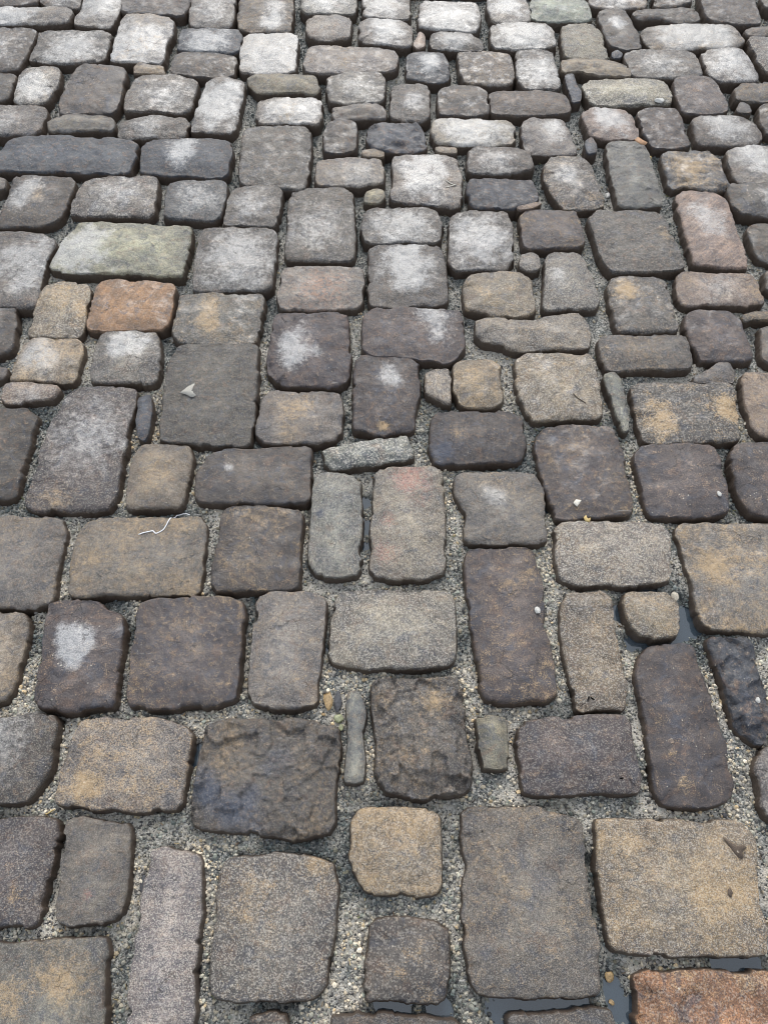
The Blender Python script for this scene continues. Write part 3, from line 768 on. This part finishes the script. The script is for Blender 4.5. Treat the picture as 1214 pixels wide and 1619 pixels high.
def stamp(P):
    a = np.clip(((P.min(0) - G0) / GS).astype(int), 0, [gw - 1, gh - 1])
    b = np.clip(((P.max(0) - G0) / GS).astype(int) + 1, 1, [gw, gh])
    X, Y = np.meshgrid(G0[0] + (np.arange(a[0], b[0]) + .5) * GS, G0[1] + (np.arange(a[1], b[1]) + .5) * GS)
    plan[a[1]:b[1], a[0]:b[0]] |= inside(P, X, Y)


def look(arr, x, y):
    i = np.clip(((x - G0[0]) / GS).astype(int), 0, gw - 1)
    j = np.clip(((y - G0[1]) / GS).astype(int), 0, gh - 1)
    return arr[j, i]


for Wp in outlines:
    stamp(Wp)

# the paving goes on round the part seen in the photograph: rows of plain setts, one joined part
FR = np.column_stack(at([-4, 1218, 1218, -4], [-10, -10, 1630, 1630]))
vs, f4, f3, at_b, at_m, at_s, nv0 = [], [], [], [], [], [], 0
r2 = np.random.default_rng(5)
yy, i = -1.1, 0
while yy < 4.1:
    hgt = r2.uniform(.11, .19)
    xx = -3.2 + r2.uniform(0, .1)
    while xx < 3.15:
        wid = r2.uniform(.12, .25)
        # where a whole sett does not fit against the others, smaller ones do
        for fx, fy, fw, fh in ((0, 0, 1, 1), (0, 0, .5, 1), (.5, 0, .5, 1), (0, 0, 1, .5), (0, .5, 1, .5), (0, 0, .5, .5), (.5, 0, .5, .5), (0, .5, .5, .5), (.5, .5, .5, .5)):
            x0, y0, x1, y1 = xx + wid * fx, yy + hgt * fy, xx + wid * (fx + fw), yy + hgt * (fy + fh)
            R = np.array([[x0, y0], [x1, y0], [x1, y1], [x0, y1]]) + r2.uniform(.003, .008, (4, 2)) * np.array([[1, 1], [-1, 1], [-1, -1], [1, -1]])
            gx, gy = np.meshgrid(np.linspace(R[:, 0].min() - .004, R[:, 0].max() + .004, 16), np.linspace(R[:, 1].min() - .004, R[:, 1].max() + .004, 16))
            if look(plan, gx, gy).any() or inside(FR, gx, gy).any():
                continue
            cd = r2.choice(list('DDDPGGTRB')) + str(r2.choice([0, 0, 1, 2])) + str(r2.integers(0, 2)) + '0' + str(r2.integers(0, 2))
            R8 = np.vstack([[R[q] * .84 + R[q - 1] * .16, R[q] * .84 + R[(q + 1) % 4] * .16] for q in range(4)])
            R8 = np.vstack([[R8[2 * q], R[q] * .93 + R.mean(0) * .07, R8[2 * q + 1]] for q in range(4)])
            V, F, A, C = sett(R8, cd, [], 90000 + i * 7, .012)
            vs.append(V); f4.append(F[0] + nv0); f3.append(F[1] + nv0)
            at_b.append(A['base']); at_m.append(A['mask']); at_s.append(A['stain'])
            nv0 += len(V)
            outlines.append(R)
            stamp(R)
            i += 1
        xx += wid
    yy += hgt
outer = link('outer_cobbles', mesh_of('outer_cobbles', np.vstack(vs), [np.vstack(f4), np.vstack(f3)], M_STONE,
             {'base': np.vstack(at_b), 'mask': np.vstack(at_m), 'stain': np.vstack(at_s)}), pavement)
outer['kind'] = 'stuff'

# ------------------------------------------------------------------ the sand bed
PUD = [(1085, 982, 30, 1.1), (1052, 1016, 20, 1.0), (1005, 1014, 16, .9), (1030, 932, 12, .8), (977, 965, 13, .85),
       (1190, 1525, 19, 1.0), (1150, 1522, 16, .8), (625, 1598, 26, .9), (700, 1602, 26, 1.0),
       (850, 1590, 28, 1.0), (790, 1592, 26, .9), (905, 1588, 20, .8), (972, 1562, 17, .7), (985, 1602, 18, .75),
       (577, 790, 8, 1.0), (578, 830, 9, .9), (577, 860, 8, .7), (311, 1200, 9, 1.0), (309, 1180, 7, .8), (515, 1025, 6, 1.0),
       (866, 800, 5, 1.0), (1190, 1030, 8, .5), (930, 1360, 8, .6), (938, 1440, 8, .6)]
PW = [(*[float(v) for v in at(a, b, -.02)], c / FPX * H / (sp + (b - CY) / FPX * cp), s) for a, b, c, s in PUD]


def blur(a, k):
    for ax in (0, 1):
        c = np.cumsum(np.insert(a, 0, 0, axis=ax), axis=ax)
        n = a.shape[ax]
        lo, hi = np.clip(np.arange(n) - k, 0, n), np.clip(np.arange(n) + k + 1, 0, n)
        a = (np.take(c, hi, ax) - np.take(c, lo, ax)) / (2 * k + 1)
    return a


near = blur(blur(plan.astype(np.float32), 4), 4)


def bed_z(x, y):
    z = -.0245 - np.clip(y - .7, 0, 1.6) * .0075 + fbm(x, y, 3.2, 2, 501) * .0075 + fbm(x, y, 15, 3, 502) * .0075 + fbm(x, y, 70, 2, 503) * .0028
    inn = (np.abs(x) < 3.2) & (y > -1.1) & (y < 4.2)
    # washed-out gaps along many of the stones
    gap = np.clip((look(near, x, y) - .40) / .16, 0, 1) * np.clip(.25 + fbm(x, y, 6, 2, 504) * 1.5, 0, 1)
    z = z - np.where(inn, gap * .020, 0)
    for cx, cy, r, s in PW:
        d2 = ((x - cx) ** 2 + (y - cy) ** 2) / (r * r)
        z = z - .023 * s * np.exp(-d2 * .7)
    return z


def wetness(x, y):
    q = np.zeros(x.shape)
    for cx, cy, r, s in PW:
        q = np.maximum(q, s * np.clip(1.9 - np.hypot(x - cx, y - cy) / r, 0, 1))
    return np.clip(q + np.clip(y - .8, 0, 1.4) * .3 + np.clip(fbm(x, y, 4.5, 3, 611) * -1.6 - .1, 0, .55), 0, 1)  # puddle margins and damp patches; the value also rises towards the far rows


def axis(lo, hi, st, far):
    a = np.arange(lo, hi, st)
    g = st * np.cumprod(np.full(40, 1.32))
    g = np.cumsum(g)
    g = g[g < far]
    return np.concatenate([(lo - g)[::-1], a, a[-1] + g])


ax_, ay_ = axis(-1.75, 1.75, .0062, 60), axis(-.45, 3.1, .0062, 60)
X, Y = np.meshgrid(ax_, ay_)
Z = bed_z(X, Y)
nx, ny = len(ax_), len(ay_)
I = (np.arange(ny - 1)[:, None] * nx + np.arange(nx - 1)[None]).ravel()
ground = link('ground', mesh_of('ground', np.column_stack([X.ravel(), Y.ravel(), Z.ravel()]), np.stack([I, I + 1, I + nx + 1, I + nx], 1), M_SAND,
              {'wet': np.repeat(wetness(X.ravel(), Y.ravel())[:, None], 4, 1)}))
ground['kind'] = 'structure'

# ------------------------------------------------------------------ loose grit in the joints
t = (1 + 5 ** .5) / 2
ICO = np.array([(-1, t, 0), (1, t, 0), (-1, -t, 0), (1, -t, 0), (0, -1, t), (0, 1, t), (0, -1, -t), (0, 1, -t), (t, 0, -1), (t, 0, 1), (-t, 0, -1), (-t, 0, 1)]) / math.hypot(1, t)
ICF = np.array([(0, 11, 5), (0, 5, 1), (0, 1, 7), (0, 7, 10), (0, 10, 11), (1, 5, 9), (5, 11, 4), (11, 10, 2), (10, 7, 6), (7, 1, 8),
                (3, 9, 4), (3, 4, 2), (3, 2, 6), (3, 6, 8), (3, 8, 9), (4, 9, 5), (2, 4, 11), (6, 2, 10), (8, 6, 7), (9, 8, 1)])
OCT = np.array([(1, 0, 0), (-1, 0, 0), (0, 1, 0), (0, -1, 0), (0, 0, 1), (0, 0, -1)], float)
OCF = np.array([(0, 2, 4), (2, 1, 4), (1, 3, 4), (3, 0, 4), (2, 0, 5), (1, 2, 5), (3, 1, 5), (0, 3, 5)])
PALE = np.array([(.46, .44, .40), (.36, .33, .28), (.26, .25, .235), (.30, .31, .29), (.15, .15, .155), (.07, .07, .075), (.40, .33, .23), (.20, .225, .215)])
PROB = np.array([.17, .19, .17, .14, .12, .08, .05, .08])


def grains(n_try, shape, faces, rmin, rmax, box, seed):
    g = np.random.default_rng(seed)
    x, y = g.uniform(box[0], box[1], n_try), g.uniform(box[2], box[3], n_try)
    # only in the view (with a margin) and only in joints
    dep = y * cp + H * sp
    ok = (np.abs(x) < dep * .55 + .06) & ~look(plan, x, y)
    # the grit lies in drifts: thick in places, washed out in others
    ok &= g.random(n_try) < np.clip(.62 + fbm(x, y, 5, 2, 601) * .95, .10, 1)
    x, y = x[ok], y[ok]
    dry = bed_z(x, y) > -.0375 - np.clip(y - .9, 0, 1.6) * .02 - .05 * (g.random(len(x)) < .15)
    x, y = x[dry], y[dry]
    n = len(x)
    r = rmin + (rmax - rmin) * g.random(n) ** 2.6
    z = bed_z(x, y) + r * g.uniform(.05, .6, n)
    k = len(shape)
    sc = r[:, None] * g.uniform(.65, 1.25, (n, 3))
    P = shape[None] * (1 + g.normal(0, .16, (n, k, 1))) * sc[:, None]
    a, b = g.uniform(0, 6.28, n), g.uniform(-.9, .9, n)
    ca, sa, cb, sb = np.cos(a)[:, None], np.sin(a)[:, None], np.cos(b)[:, None], np.sin(b)[:, None]
    px, py, pz = P[..., 0], P[..., 1], P[..., 2]
    py, pz = py * cb - pz * sb, py * sb + pz * cb
    px, py = px * ca - py * sa, px * sa + py * ca
    V = np.stack([px + x[:, None], py + y[:, None], pz + z[:, None]], -1).reshape(-1, 3)
    F = (faces[None] + (np.arange(n) * k)[:, None, None]).reshape(-1, 3)
    c = PALE[g.choice(len(PALE), n, p=PROB / PROB.sum())] * g.uniform(.75, 1.2, (n, 1))
    damp = np.clip(.55 - np.clip(y - .8, 0, 1.2) * .4 + fbm(x, y, 4.5, 3, 611) * 2.2 + (bed_z(x, y) + .029) * 30, 0, 1)[:, None]      # damp grit is dark and slightly green; darker too low down and far back
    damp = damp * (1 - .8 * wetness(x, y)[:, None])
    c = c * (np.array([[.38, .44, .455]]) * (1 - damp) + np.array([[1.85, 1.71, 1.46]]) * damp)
    c = np.repeat(np.column_stack([c, np.ones(n)]), k, 0)
    return V, F, c


parts = [grains(200000, ICO, ICF, .0011, .0045, (-1.1, 1.1, -.22, 1.15), 1),
         grains(190000, OCT, OCF, .0014, .0042, (-1.65, 1.65, 1.15, 3.0), 2)]
o_, Vs, Fs, Cs = 0, [], [], []
for V, F, c in parts:
    Vs.append(V); Fs.append(F + o_); Cs.append(c)
    o_ += len(V)
print('grains', [len(p[0]) // 12 for p in parts])
grit = link('gravel', mesh_of('gravel', np.vstack(Vs), np.vstack(Fs), M_GRIT, {'base': np.vstack(Cs)}, smooth=False))
tag(grit, 'pale and grey grit filling the joints between the cobblestones', 'gravel', kind='stuff')

# ------------------------------------------------------------------ bits of straw, bark and leaf caught in the joints
g = np.random.default_rng(77)
V0, F0, C0, k0 = [], [], [], 0
box = np.array([(-1, -1, -1), (1, -1, -1), (1, 1, -1), (-1, 1, -1), (-1, -1, 1), (1, -1, 1), (1, 1, 1), (-1, 1, 1)], float)
bf = np.array([(0, 3, 2, 1), (4, 5, 6, 7), (0, 1, 5, 4), (1, 2, 6, 5), (2, 3, 7, 6), (3, 0, 4, 7)])
xs, ys = g.uniform(-1.5, 1.5, 9000), g.uniform(-.2, 2.9, 9000)
ok = ~look(plan, xs, ys) & (np.abs(xs) < ys * cp * .55 + H * sp * .55) & (bed_z(xs, ys) > -.036 - np.clip(ys - .7, 0, 1.6) * .02)
xs, ys = xs[ok][:1100], ys[ok][:1100]
zs = bed_z(xs, ys)
TONE = np.array([(.42, .33, .17), (.05, .035, .025), (.09, .055, .03), (.30, .20, .10), (.50, .46, .36), (.025, .025, .025), (.16, .17, .07)])
for x, y, z in zip(xs, ys, zs):
    ln, wd, th = g.uniform(.003, .011), g.uniform(.0006, .0022), g.uniform(.0004, .0009)
    a, b = g.uniform(0, 6.28), g.normal(0, .3)
    p = box * (ln / 2, wd / 2, th)
    p[:, 1] += p[:, 0] ** 2 * g.normal(0, 40)
    p = np.column_stack([p[:, 0] * math.cos(b), p[:, 1], p[:, 2] + p[:, 0] * math.sin(b)])
    p = np.column_stack([p[:, 0] * math.cos(a) - p[:, 1] * math.sin(a) + x, p[:, 0] * math.sin(a) + p[:, 1] * math.cos(a) + y, p[:, 2] + z + .003])
    V0.append(p); F0.append(bf + k0); k0 += 8
    C0.append(np.tile(np.append(TONE[g.integers(0, len(TONE))] * g.uniform(.7, 1.2), 1), (8, 1)))
lit = link('joint_litter', mesh_of('joint_litter', np.vstack(V0), np.vstack(F0), M_GRIT, {'base': np.vstack(C0)}, smooth=False))
tag(lit, 'tiny bits of straw, bark and leaf caught in the joints', 'litter', kind='stuff')

# ------------------------------------------------------------------ puddles: still water standing where the bed dips
def puddle(ids, lvl, label):
    cs = [PW[i] for i in ids]
    cx, cy = np.mean([c[0] for c in cs]), np.mean([c[1] for c in cs])
    pts = []
    for a in np.linspace(0, 2 * math.pi, 48, endpoint=False):
        u = np.array([math.cos(a), math.sin(a)])
        pts.append(max((c[0] - cx) * u[0] + (c[1] - cy) * u[1] + c[2] * 1.5 for c in cs) * u)
    P = np.array(pts)
    V = np.vstack([np.column_stack([P, np.zeros(48)]), [[0, 0, 0]]])
    i0 = np.arange(48)
    me = mesh_of('puddle', V, np.stack([i0, (i0 + 1) % 48, np.full(48, 48)], 1), M_WATER)
    o = link('puddle', me, None, (cx, cy, lvl))
    o['kind'] = 'structure'


for ids in ((0, 1, 2, 3, 4), (5, 6), (7, 8), (9, 10, 11), (12, 13), (14, 15, 16), (17, 18), (19,), (20,)):
    puddle(ids, -.0345, '')

# ------------------------------------------------------------------ small loose things
def top_z(x, y):
    """height of whatever lies under the point: sett or bed"""
    dg = bpy.context.evaluated_depsgraph_get()
    hit, loc, *_ = S.ray_cast(dg, (x, y, .5), (0, 0, -1))
    return loc.z if hit else float(bed_z(np.array([x]), np.array([y]))[0])


def scale_at(py):
    return H / (sp + (py - CY) / FPX * cp) / FPX          # metres per photo pixel


def tube(name, pts, rad, mat, sides=6):
    pts = np.array(pts, float)
    n = len(pts)
    V = []
    for i in range(n):
        t_ = pts[min(i + 1, n - 1)] - pts[max(i - 1, 0)]
        t_ /= np.linalg.norm(t_)
        u = np.cross(t_, (0, 0, 1.0)); u /= np.linalg.norm(u) + 1e-9
        v = np.cross(u, t_)
        r = rad if np.isscalar(rad) else rad[i]
        for a in np.linspace(0, 2 * math.pi, sides, endpoint=False):
            V.append(pts[i] + r * (math.cos(a) * u + math.sin(a) * v))
    V.append(pts[0]); V.append(pts[-1])
    F = [[(i * sides + j, i * sides + (j + 1) % sides, (i + 1) * sides + (j + 1) % sides, (i + 1) * sides + j) for j in range(sides)] for i in range(n - 1)]
    F4 = np.array(F).reshape(-1, 4)
    m = n * sides
    F3 = np.array([(m, (j + 1) % sides, j) for j in range(sides)] + [(m + 1, m - sides + j, m - sides + (j + 1) % sides) for j in range(sides)])
    return mesh_of(name, V, [F4, F3], mat)


bpy.context.view_layer.update()
M_THREAD = make_plain('white_cord', (.75, .75, .76), .6, 900, .12)
M_TWIG = make_plain('dry_twig', (.085, .062, .045), .8, 600, .4)
M_STRAW = make_plain('dry_straw', (.46, .34, .14), .7, 600, .3)
M_SCRAP = make_plain('pale_scrap', (.56, .53, .46), .75, 500, .15)
M_PALE = make_plain('faded_leaf', (.33, .315, .28), .8, 700, .3)
M_LEAF = make_plain('dry_leaf', (.30, .17, .09), .7, 350, .4)
M_PEB_P = make_plain('pale_pebble', (.40, .36, .29), .6, 400, .25)
M_PEB_W = make_plain('white_pebble', (.46, .45, .42), .6, 400, .2)
M_PEB_O = make_plain('ochre_pebble', (.28, .19, .09), .5, 300, .4)
M_PEB_D = make_plain('dark_pebble', (.055, .055, .06), .45, 300, .4)
M_PEB_G = make_plain('green_pebble', (.26, .27, .16), .5, 300, .3)


def line(name, px, rad, mat, label, cat, lift=.0015, sub=4):
    px = np.array(px, float)
    q = np.linspace(0, len(px) - 1, (len(px) - 1) * sub + 1)
    xs, ys = np.interp(q, np.arange(len(px)), px[:, 0]), np.interp(q, np.arange(len(px)), px[:, 1])
    X_, Y_ = at(xs, ys)
    Zs = np.array([top_z(a, b) for a, b in zip(X_, Y_)])
    if len(Zs) > 4:
        Zs = np.convolve(np.pad(Zs, 2, 'edge'), np.ones(5) / 5, 'valid').clip(Zs, None)
    pts = np.column_stack([X_, Y_, Zs + lift])
    o0 = pts.mean(0)
    o = link(name, tube(name, pts - o0, rad, mat), None, tuple(o0))
    return tag(o, label, cat)


line('thread', [(219, 845), (228, 842), (237, 840), (242, 839), (247, 844), (253, 841), (259, 837), (264, 829), (268, 821), (272, 813), (277, 808), (286, 805), (292, 805), (297, 807)],
     .0013, M_THREAD, 'thin white kinked thread lying across a brown cobblestone', 'thread', .0012)
line('twig', [(905, 625), (912, 631), (918, 634), (925, 638)], .0013, M_TWIG, 'short dark twig lying on the tan cobblestone', 'twig', .0008)
line('straw', [(1028, 246), (1032, 252), (1036, 259)], .0021, M_STRAW, 'yellow dry straw in the joint beside the long grey-green cobblestone', 'straw', .001)
line('straw', [(67, 1285), (74, 1280), (80, 1277)], .0012, M_STRAW, 'short yellow straw on the grit below the tan cobblestones', 'straw', .001)
line('scrap_strip', [(704, 287), (712, 291), (720, 293)], .0011, M_SCRAP, 'upper white sliver on the pale crowned square cobblestone', 'sliver', .001)
line('scrap_strip', [(705, 298), (713, 295), (721, 292)], .0011, M_SCRAP, 'lower white sliver on the pale crowned square cobblestone', 'sliver', .001)


def flake(name, px, mat, label, cat, thick=.0014):
    """a small curled leaf or paper scrap of real thickness, lying on the stone"""
    px = np.array(px, float)
    X_, Y_ = at(px[:, 0], px[:, 1])
    P, _ = resample(np.column_stack([X_, Y_]), 18)
    c = P.mean(0)
    z0 = max(top_z(*c), max(top_z(*p) for p in P[::3]) - .002)
    P = P - c
    r = np.hypot(*P.T)
    curl = (r / r.max()) ** 2 * thick * .8
    n = len(P)
    V = np.vstack([np.column_stack([P, curl + thick]), np.column_stack([P, curl]), [[0, 0, thick], [0, 0, 0]]])
    i0 = np.arange(n); i1 = (i0 + 1) % n
    F4 = np.stack([i1, i0, i0 + n, i1 + n], 1)
    F3 = np.vstack([np.stack([i0, i1, np.full(n, 2 * n)], 1), np.stack([i1 + n, i0 + n, np.full(n, 2 * n + 1)], 1)])
    return tag(link(name, mesh_of(name, V, [F4, F3], mat), None, (c[0], c[1], z0)), label, cat)


flake('leaf_scrap', [(286, 624), (298, 614), (311, 608), (305, 617), (312, 628), (305, 632), (297, 627)], M_PALE, 'pale torn leaf scrap on the large dark grey cobblestone', 'leaf scrap', .0004)
flake('paper_scrap', [(905, 797), (909, 791), (918, 793), (911, 803)], M_SCRAP, 'small white diamond scrap on the brown cobblestone', 'scrap')
flake('dry_leaf', [(1002, 222), (1008, 217), (1016, 222), (1023, 226), (1020, 230), (1010, 228)], M_LEAF, 'pinkish dry leaf between the smooth and pink cobblestones', 'leaf')
flake('dry_leaf', [(922, 818), (926, 814), (929, 820), (934, 818), (932, 825), (925, 824)], M_STRAW, 'curled yellow leaf bit above the pale granite cobblestone', 'leaf')
flake('dry_leaf', [(1140, 1324), (1151, 1330), (1160, 1338), (1174, 1336), (1178, 1341), (1170, 1347), (1174, 1357), (1168, 1360), (1158, 1349), (1150, 1338)], M_TWIG, 'dark crumpled leaf on the tan cobblestone', 'leaf', .0008)
flake('seed_husk', [(1148, 1406), (1152, 1404), (1156, 1412), (1153, 1420), (1148, 1415)], M_TWIG, 'small dark seed husk on the tan cobblestone', 'seed husk')


def pebble(px, py, rx, ry, mat, label, seed, name='pebble', hh=.55):
    g = np.random.default_rng(seed)
    s = scale_at(py)
    x, y = [float(v) for v in at(px, py, -.01)]
    nu, nv_ = 12, 7
    V = [[0, 0, 1.0]]
    for j in range(1, nv_):
        th = math.pi * j / nv_
        for i_ in range(nu):
            ph = 2 * math.pi * i_ / nu
            V.append([math.sin(th) * math.cos(ph), math.sin(th) * math.sin(ph), math.cos(th)])
    V.append([0, 0, -1.0])
    V = np.array(V)
    # flat-sided, broken shape: a ball cut by a few random planes
    for _ in range(9):
        nrm = g.normal(0, 1, 3); nrm /= np.linalg.norm(nrm)
        dd = V @ nrm
        lim = g.uniform(.55, .85)
        V = V - np.outer(np.clip(dd - lim, 0, None), nrm)
    a, b = rx * s, ry * s / (sp + (py - CY) / FPX * cp) ** .5 * 1.1
    V = V * np.array([a, b, min(a, b) * hh])
    F4, F3 = [], []
    for i_ in range(nu):
        k_ = (i_ + 1) % nu
        F3.append((0, 1 + i_, 1 + k_))
        for j in range(nv_ - 2):
            o1, o2 = 1 + j * nu, 1 + (j + 1) * nu
            F4.append((o1 + i_, o2 + i_, o2 + k_, o1 + k_))
        o1 = 1 + (nv_ - 2) * nu
        F3.append((len(V) - 1, o1 + k_, o1 + i_))
    z0 = top_z(x, y)
    o = link(name, mesh_of(name, V, [np.array(F4), np.array(F3)], mat, smooth=False), None, (x, y, z0 + min(a, b) * hh * .7))
    return tag(o, label, 'pebble', 'loose pebbles and chips')


pebble(518, 1104, 9, 17, M_PEB_O, 'brown and ochre pebble in the joint left of the grey slate sliver', 1)
pebble(535, 1108, 8, 18, M_PEB_D, 'dark upright pebble wedged against the grey slate sliver', 2)
pebble(536, 1133, 9, 8, M_PEB_G, 'yellow-green triangular pebble beside the grey slate sliver', 3)
pebble(538, 1148, 5, 6, M_PEB_G, 'smallest yellow-green pebble beside the grey slate sliver', 4)
pebble(511, 1126, 5, 3, M_PEB_O, 'tiny orange pebble under the brown ochre one', 5)
pebble(1070, 938, 6, 8, M_PEB_P, 'cream pebble beside the puddle and pale granite cobblestone', 6)
pebble(847, 970, 5, 6, M_PEB_W, 'white pebble at the edge of the long purple-brown cobblestone', 7)
pebble(1131, 787, 4, 5, M_PEB_W, 'white chip on the dark purple cobblestone', 8)
pebble(968, 1545, 8, 9, M_PEB_O, 'golden pebble in the wet sand above the orange cobblestone', 9)
pebble(972, 1587, 5, 5, M_PEB_O, 'small brown pebble in the wet sand above the bottom edge', 10)
pebble(735, 1062, 4, 8, M_PEB_P, 'cream sliver pebble beside the long purple-brown cobblestone', 11)
pebble(1076, 1283, 7, 6, M_PEB_P, 'yellowish pebble below the long dark cobblestone', 12)
pebble(1150, 1287, 5, 5, M_PEB_D, 'dark pebble below the long dark cobblestone', 13)
pebble(224, 1395, 6, 15, M_PEB_D, 'black stone chip beside the tall grey granite cobblestone', 14)
pebble(141, 349, 5, 4, M_PEB_P, 'pale pebble above the long cream-green cobblestone', 15)
pebble(348, 357, 4, 4, M_PEB_O, 'orange pebble in the joint beside the long cream-green cobblestone', 16)
pebble(946, 333, 12, 3, M_PEB_W, 'flat white chip above the cracked grey cobblestone', 17)
pebble(1040, 166, 9, 4, M_PEB_W, 'white rounded chip below the olive speckled cobblestone', 18)
pebble(962, 300, 5, 6, M_PEB_W, 'white pebble left of the long grey-green cobblestone', 19)
pebble(326, 715, 3, 3, M_PEB_W, 'tiny white pebble above the long dark grey cobblestone', 20)
pebble(1195, 1108, 4, 5, M_PEB_W, 'white pebble at the cracked blue-black cobblestone', 21)
pebble(885, 1106, 5, 4, M_PEB_P, 'pale pebble beside the foot of the tan upright cobblestone', 22)
print('triangles', sum(len(o.data.loops) - 2 * len(o.data.polygons) for o in S.objects if o.type == 'MESH'))
